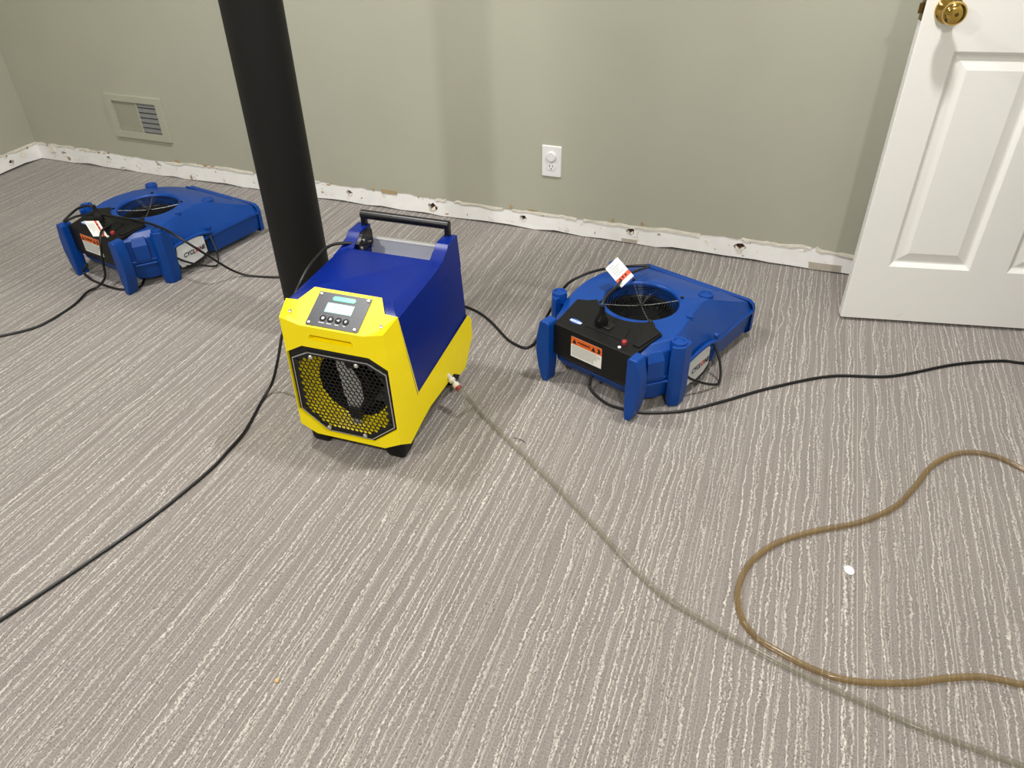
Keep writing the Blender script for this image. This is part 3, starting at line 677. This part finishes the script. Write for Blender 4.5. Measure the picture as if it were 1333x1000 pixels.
for i, bx in enumerate((-.032, -.0115, .0095, .0295)):
    bt = MB().loft([[onp(bx+r*math.cos(2*math.pi*k/20), -.0275+r*math.sin(2*math.pi*k/20), h) for k in range(20)] for r, h in ((.0085, .0014), (.0085, .0024), (.0070, .0028))]).build('button', 'blackp', pn)
    icon = [[(-.0045, -.003), (.0, -.005), (.0045, -.003), (.0045, .003), (0, .005), (-.0045, .003)], [(-.004, -.003), (.004, -.003), (.0035, .001), (0, .006), (-.0035, .001)],
            [(-.005, -.0012), (0, -.0012), (0, -.0045), (.0055, 0), (0, .0045), (0, .0012), (-.005, .0012)], [(-.0045, -.001), (.0045, -.001), (0, .0055), (-.001, -.0045)]][i]
    if i == 3: icon = [(-.0018, -.0045), (.0018, -.0045), (.0018, .0), (.005, .0), (0, .0055), (-.005, 0), (-.0018, 0)]
    pslab([(bx+x*.75, -.0275+y*.75) for x, y in icon], .0027, .0032, 'button_icon', 'white', bt)
    lw_ = (.0075, .0065, .005, .003)[i]
    pslab([(bx-lw_, -.0405), (bx+lw_, -.0405), (bx+lw_, -.0390), (bx-lw_, -.0390)], .0014, .0018, 'button_caption', 'white', bt)
for x, y in ((-.064, .039), (.064, .039), (.060, -.044), (-.064, -.044)):
    MB().loft([[onp(x+r*math.cos(2*math.pi*k/14), y+r*math.sin(2*math.pi*k/14), h) for k in range(14)] for r, h in ((.0042, .001), (.0042, .003), (.0028, .0042))]).build('screw', 'screw', pn)
for s in (-1, 1):
    MB().lathe([(.0055, .374), (.0055, .388), (.004, .390), (0, .3905)], 'z', (s*.123, .026, 0), 14, (False, False)).build('screw', 'screw', DH_)
# grille: black backing frame, perforated honeycomb plate with a polished rim
OIN = [(-.084, .288), (.084, .288), (.1315, .2635), (.1355, .100), (.0645, .0425), (-.0645, .0425), (-.1355, .100), (-.1315, .2635)]
def inset(poly, k, c=(0, .17)): return [(c[0]+(x-c[0])*k, c[1]+(z-c[1])*k) for x, z in poly]
gf = MB(); gf.holed(OCT, [inset(OIN, .93)], lambda x, z: (x, .008, z)); gf.build('grille_frame', 'deepblack', DH_, smooth=False)
gr = MB(); hole = inset(OIN, .981)
gr.holed(OIN, [hole], lambda x, z: (x, .0035, z)); gr.loft([[(x, .0035, z) for x, z in OIN], [(x, .007, z) for x, z in OIN]], (False, False))
gro = gr.build('grille_rim', 'silver', DH_, smooth=False)
import itertools
def inside(poly, x, z):
    c_ = False; j = len(poly)-1
    for i in range(len(poly)):
        xi, zi = poly[i]; xj, zj = poly[j]
        if (zi > z) != (zj > z) and x < (xj-xi)*(z-zi)/(zj-zi)+xi: c_ = not c_
        j = i
    return c_
hx = MB(); P_ = .0128; ro_ = P_/math.sqrt(3); core = inset(OIN, .90)
cells = []
for j in range(-14, 30):
    for i in range(-14, 15):
        X_ = (i+.5*(j % 2))*P_; Z_ = .03+j*P_*math.sqrt(3)/2
        if not inside(hole, X_, Z_): continue
        o_ = [(X_+ro_*1.0*math.sin(R(60*k)), Z_+ro_*1.0*math.cos(R(60*k))) for k in range(6)]
        if inside(core, X_, Z_):
            n_ = [(X_+ro_*.85*math.sin(R(60*k)), Z_+ro_*.85*math.cos(R(60*k))) for k in range(6)]
            hx.loft([[(x, .0055, z) for x, z in o_], [(x, .005, z) for x, z in n_], [(x, .007, z) for x, z in n_]], (False, False))
        else:
            hx.add([(x, .0055, z) for x, z in o_], [(0, 1, 2, 3, 4, 5)])
gm_ = hx.build('honeycomb_grille', 'deepblack', DH_, smooth=False, recalc=False)
for x, z in ((-.074, .276), (.052, .276), (-.060, .055), (.045, .053)):
    MB().lathe([(.0062, .004), (.0062, .001), (.004, -.001), (0, -.001)], 'y', (x, 0, z), 16, (False, False)).build('screw', 'screw', gro)
for x, z in ((-.118, .255), (.118, .250), (.122, .112), (-.122, .108)):
    MB().lathe([(.006, .0045), (.006, .002), (0, .001)], 'y', (x, 0, z), 14, (False, False)).build('screw', 'blackm', gro)
# fan shroud, rotor, motor bracket
n_ = 40; sh0 = []; FC = (.006, .178)
oc = inset(OIN, .985)
def ray_oct(a):
    dx, dz = math.cos(a), math.sin(a); best = 9
    for i in range(len(oc)):
        x1, z1 = oc[i]; x2, z2 = oc[(i+1) % len(oc)]; x1 -= FC[0]; x2 -= FC[0]; z1 -= FC[1]; z2 -= FC[1]
        den = dx*(z2-z1)-dz*(x2-x1)
        if abs(den) < 1e-9: continue
        tt = (x1*(z2-z1)-z1*(x2-x1))/den; uu = (x1*dz-z1*dx)/den*1.0
        uu = ((x1*dz)-(z1*dx))/(dz*(x1-x2)-dx*(z1-z2)) if abs(dz*(x1-x2)-dx*(z1-z2)) > 1e-9 else -1
        if tt > 0 and -.001 <= uu <= 1.001: best = min(best, tt)
    return best
rings = [[(FC[0]+ray_oct(2*math.pi*i/n_)*math.cos(2*math.pi*i/n_), .010, FC[1]+ray_oct(2*math.pi*i/n_)*math.sin(2*math.pi*i/n_)) for i in range(n_)]]
for r, b_ in ((.100, .050), (.096, .075), (.096, .115)):
    rings.append([(FC[0]+r*math.cos(2*math.pi*i/n_), b_, FC[1]+r*math.sin(2*math.pi*i/n_)) for i in range(n_)])
MB().loft(rings[:2], (False, False)).build('fan_shroud', 'yellow', DH_, recalc=False)
MB().loft(rings[1:], (False, True)).build('fan_duct', 'deepblack', DH_, recalc=False)
rot = MB().lathe([(.040, .095), (.040, .062), (.030, .055), (0, .054)], 'y', (FC[0], 0, FC[1]), 28, (False, False)).build('fan_rotor', 'blackp', DH_)
for k in range(7):
    a = 2*math.pi*k/7; c0 = math.cos; s0 = math.sin
    q = lambda r, an, b_: (FC[0]+r*c0(an), b_, FC[1]+r*s0(an))
    MB().loft([[q(.036, a, .070), q(.036, a+.55, .095), q(.036, a+.56, .097), q(.036, a+.01, .073)], [q(.065, a+.12, .062), q(.065, a+.62, .095), q(.065, a+.63, .097), q(.065, a+.13, .065)], [q(.092, a+.3, .064), q(.092, a+.72, .092), q(.092, a+.73, .094), q(.092, a+.31, .067)]]).build('blade', 'blackp', rot)
bk = [(-.040, .286), (-.006, .288), (.010, .240), (.028, .200), (.030, .150), (.014, .120), (.010, .060), (-.012, .060), (-.018, .120), (-.026, .160), (-.030, .220)]
MB().prism([(x+.010, z) for x, z in bk], lambda x, z: (x, .030, z), lambda x, z: (x, .034, z)).build('motor_bracket', 'grey', DH_, bevel=.001)
MB().box(.006, .030, .024, .034, .245, .285).build('wire_terminal', 'blackm', DH_, bevel=.003)
MB().box(-.006, .030, .024, .034, .085, .120).build('wire_terminal', 'blackm', DH_, bevel=.003)
# feet
for sx in (-1, 1):
    for y in (.055, .395):
        p = rrect(.030, .032, .012)
        MB().loft([[(sx*.112+x*.80, y+z*.80, -.0249) for x, z in p], [(sx*.112+x*.97, y+z*.97, -.012) for x, z in p], [(sx*.112+x, y+z, .036) for x, z in p], [(sx*.112+x, y+z, .06) for x, z in p]]).build('foot', 'blackp', DH_)
MB().box(-.13, .13, .02, .43, .036, .052).build('under_tray', 'deepblack', DH_)
# drain fitting on the right flank
fdir = Vector((.8, -.42, -.42)).normalized(); f0 = Vector((.150, .285, .092))
def seg(a, b, r, name, m, parent): return MB().tube([f0+fdir*a, f0+fdir*b], r, 14).build(name, m, parent)
df = seg(0, .034, .0075, 'drain_fitting', 'grey', DH_)
seg(.034, .044, .010, 'fitting_collar', 'fitting', df); seg(.044, .052, .0075, 'fitting_neck', 'silver', df)
seg(.052, .064, .0105, 'fitting_collar', 'fitting', df); seg(.064, .072, .0095, 'fitting_ring', 'red', df)
# hose starts at the fitting end, in world space
dm = Matrix.Translation(Vector((-.9473, 1.2644, .0245))) @ Matrix.Rotation(R(1.8), 4, 'Z') @ Matrix.Scale(.9817, 4)
hose0 = dm @ (f0+fdir*.068); hose1 = dm @ (f0+fdir*.10)

# ------------------------------------------------------------------ hoses
hc = [tuple(hose0), tuple(hose1), (-.725, 1.555, .012), (-.690, 1.528, .0065), (-.587, 1.452, .0065), (-.418, 1.331, .0065), (-.268, 1.217, .0065), (-.156, 1.127, .0065), (-.079, 1.079, .0065), (.023, 1.042, .0065), (.109, 1.015, .0065), (.205, .990, .0065), (.275, .975, .0065), (.380, .955, .0065), (.468, .945, .0065), (.567, .938, .0065), (.66, .930, .0065), (.74, .88, .0065), (.775, .75, .0065), (.78, .3, .0065), (.76, -.4, .0065)]
o = MB().tube(spline(hc, 8), .0062, 12).build('drain_hose', 'hose_clear'); tag(o, 'clear vinyl drain hose running from the dehumidifier across the carpet', 'hose')
ha = [(.95, -.4), (.96, .4), (.965, 1.05), (0.945,1.34), (0.89,1.50), (0.793,1.627), (0.745,1.717), (0.675,1.774), (0.605,1.807), (0.532,1.790), (0.466,1.720), (0.417,1.615), (0.372,1.529), (0.296,1.449), (0.197,1.383), (0.118,1.315), (0.069,1.234), (0.055,1.151), (0.072,1.084), (0.106,1.046), (0.150,1.028), (0.218,1.010), (0.288,1.010), (0.383,1.040), (0.451,1.075), (0.519,1.103), (0.589,1.111), (0.675,1.121), (.78, 1.10), (.85, 1.0), (.875, .75), (.87, .3), (.85, -.4)]
o = MB().tube(spline([(x, y, .007) for x, y in ha], 8), .0066, 12).build('drain_hose', 'hose_amber'); tag(o, 'amber stained vinyl hose lying in an S curve on the carpet', 'hose')

# ------------------------------------------------------------------ cords
def cord(pts, label, r=.0043, per=7):
    o = MB().tube(spline(pts, per), r, 8).build('power_cord', 'cord'); return tag(o, label, 'cord')
def plug(parent, p, d, size=.016, length=.042):
    p = Vector(p); d = Vector(d).normalized(); s1 = d.orthogonal().normalized(); s2 = d.cross(s1)
    rr = rrect(size, size*.8, .005)
    rings = []
    for h, k in ((0, 1), (length*.5, 1), (length*.7, .72), (length, .42), (length*1.5, .36)):
        rings.append([p+d*h+s1*x*k+s2*z*k for x, z in rr])
    return MB().loft(rings).build('plug', 'blackp', parent, bevel=.001)
def paper_tag(parent, corners, band):
    c0, c1, c2, c3 = [Vector(c_) for c_ in corners]      # c0-c1 far edge, c3-c2 edge at the cord
    c2 = c1+(c3-c0)
    n = (c1-c0).cross(c3-c0).normalized()
    if n.dot(Vector((0, 0, CAM_H))-c0) < 0: n = -n
    base = plate([c0, c1, c2, c3], n, .0006, 'cord_tag', 'tagwhite', parent)
    at = lambda s, t: c0.lerp(c3, t).lerp(c1.lerp(c2, t), s)+n*.0005
    plate([at(0, band[0]), at(1, band[0]), at(1, band[1]), at(0, band[1])], n, .0004, 'tag_band', 'tagred', base)
    for k in range(5):
        t = .12+.1*k
        if t > band[0]-.06: break
        plate([at(.15, t), at(.55+.3*((k*37) % 10)/10, t), at(.55+.3*((k*37) % 10)/10, t+.03), at(.15, t+.03)], n, .0004, 'tag_print', 'inkgrey', base)
    for k in range(3):
        s = .25+.22*k; m_ = (band[0]+band[1])/2
        plate([at(s-.05, m_+.05), at(s+.06, m_+.03), at(s+.04, m_-.06), at(s-.06, m_-.03)], n, .0007, 'tag_mark', 'ink', base)
    return base
c1 = cord([(-1.045, 1.648, .420), (-1.058, 1.618, .428), (-1.085, 1.600, .434), (-1.112, 1.580, .437), (-1.127, 1.555, .436), (-1.128, 1.512, .432), (-1.124, 1.455, .424), (-1.122, 1.405, .402), (-1.135, 1.375, .36), (-1.170, 1.385, .29), (-1.205, 1.398, .24), (-1.233, 1.413, .19), (-1.276, 1.434, .11), (-1.308, 1.430, .035), (-1.316, 1.385, .0045), (-1.277, 1.251, .0045), (-1.268, 1.16, .0045), (-1.266, 1.076, .0045), (-1.288, .905, .0045), (-1.335, .713, .0045), (-1.382, .553, .0045), (-1.417, .439, .0045), (-1.46, .25, .0045)],
          'black power cord draped from the dehumidifier top sweeping to the lower left')
c2 = cord([(-.44, 1.765, .060), (-.442, 1.750, .03), (-.435, 1.735, .008), (-.378, 1.693, .0045), (-.320, 1.684, .0045), (-.266, 1.688, .0045), (-.167, 1.732, .0045), (-.073, 1.810, .0045), (.042, 1.916, .0045), (.205, 2.037, .0045), (.373, 2.096, .0045), (.545, 2.218, .0045), (.675, 2.285, .0045), (.744, 2.296, .0045), (.888, 2.330, .0045), (1.10, 2.34, .0045), (1.35, 2.28, .0045), (1.7, 2.1, .0045)],
          'black power cord running from the fan near the door to the right edge')
c3 = cord([(-2.36, 1.80, .06), (-2.40, 1.805, .02), (-2.36, 1.79, .0045), (-2.30, 1.775, .0045), (-2.24, 1.765, .0045), (-2.185, 1.766, .0045), (-2.14, 1.80, .0045), (-2.17, 1.86, .006)], 'short loop of black cord at the front of the left fan')
c4 = cord([(-2.245, 1.86, .205), (-2.225, 1.80, .212), (-2.205, 1.762, .19), (-2.215, 1.752, .12), (-2.24, 1.758, .05), (-2.275, 1.745, .012), (-2.284, 1.70, .010), (-2.266, 1.613, .0045), (-2.270, 1.477, .0045), (-2.341, 1.384, .0045), (-2.437, 1.293, .0045), (-2.56, 1.20, .0045)],
          'black cord hanging down the left fan front and running off to the left')
pR = [(-.428, 1.781, .212), (-.428, 1.781, .245), (-.432, 1.790, .262), (-.428, 1.825, .272), (-.415, 1.880, .274), (-.411, 1.953, .267), (-.398, 2.027, .250), (-.384, 2.105, .225), (-.378, 2.165, .203), (-.392, 2.176, .198), (-.418, 2.166, .198), (-.448, 2.147, .2), (-.480, 2.118, .205), (-.518, 2.076, .211), (-.560, 2.030, .207), (-.600, 2.015, .178), (-.632, 2.005, .12), (-.662, 1.985, .05), (-.672, 1.940, .008), (-.677, 1.904, .0045), (-.696, 1.884, .0045), (-.747, 1.903, .0045), (-.785, 1.933, .0045), (-.848, 1.991, .0045), (-.906, 2.032, .0045), (-.964, 2.055, .0045), (-1.10, 2.09, .0045), (-1.28, 2.12, .0045), (-1.45, 2.12, .0045), (-1.60, 2.075, .0045)]
pL = [(-2.308, 1.872, .212), (-2.308, 1.872, .248), (-2.330, 1.868, .262), (-2.375, 1.862, .250), (-2.408, 1.848, .228), (-2.420, 1.822, .212), (-2.404, 1.822, .216), (-2.385, 1.850, .222), (-2.350, 1.868, .226), (-2.300, 1.886, .224), (-2.231, 1.893, .221), (-2.114, 1.895, .217), (-2.028, 1.882, .212), (-1.960, 1.866, .200), (-1.905, 1.878, .160), (-1.880, 1.920, .100), (-1.861, 1.972, .035), (-1.814, 2.002, .0045), (-1.711, 2.025, .0045), (-1.60, 2.075, .0045)]
c5 = cord(pR[:-1]+pL[::-1], 'black cord looping over both blue fans and passing behind the black column')
plug(c5, (-.428, 1.781, .203), (0, 0, 1)); plug(c5, (-2.308, 1.872, .203), (-.05, 0, 1))
paper_tag(c5, [(-.472, 1.973, .275), (-.446, 2.007, .300), (-.387, 1.967, .272), (-.405, 1.901, .262)], (.66, .84))
paper_tag(c4, [(-2.315, 1.816, .228), (-2.252, 1.780, .195), (-2.203, 1.785, .195), (-2.267, 1.834, .228)], (.68, .84))

# ------------------------------------------------------------------ small litter
dk = MB().lathe([(0, 0), (.0095, 0), (.0105, .0015), (.0095, .003), (0, .003)], 'z', (0, 0, 0), 24, (False, False)).build('plastic_disc', 'white'); dk.location = (.276, 1.295, .0005)
dk.scale = (1.0, 1.25, 1); dk.rotation_euler = (0, 0, R(25))
tag(dk, 'small white disc lying inside the hose curve', 'disc')
for k in range(2):
    MB().box(-.005+.0*k, .005, .001-.006*k, .0016-.006*k, .003, .0033).build('printed_line', 'inkgrey', dk)
cb = MB().lathe([(0, 0), (.004, .0005), (.0048, .0025), (.0035, .0048), (0, .0055)], 'z', (0, 0, 0), 9, (False, False)).build('carpet_crumb', 'tan'); cb.location = (-.752, .635, .0)
tag(cb, 'tiny tan crumb on the carpet in the foreground', 'crumb')
ln = MB().tube(spline([(0, 0, .002), (.012, -.004, .004), (.024, -.003, .002), (.036, -.010, .003)], 6), .0009, 5).build('loose_thread', 'ink'); ln.location = (-.575, 1.470, 0)
tag(ln, 'short dark thread beside the clear hose', 'thread')
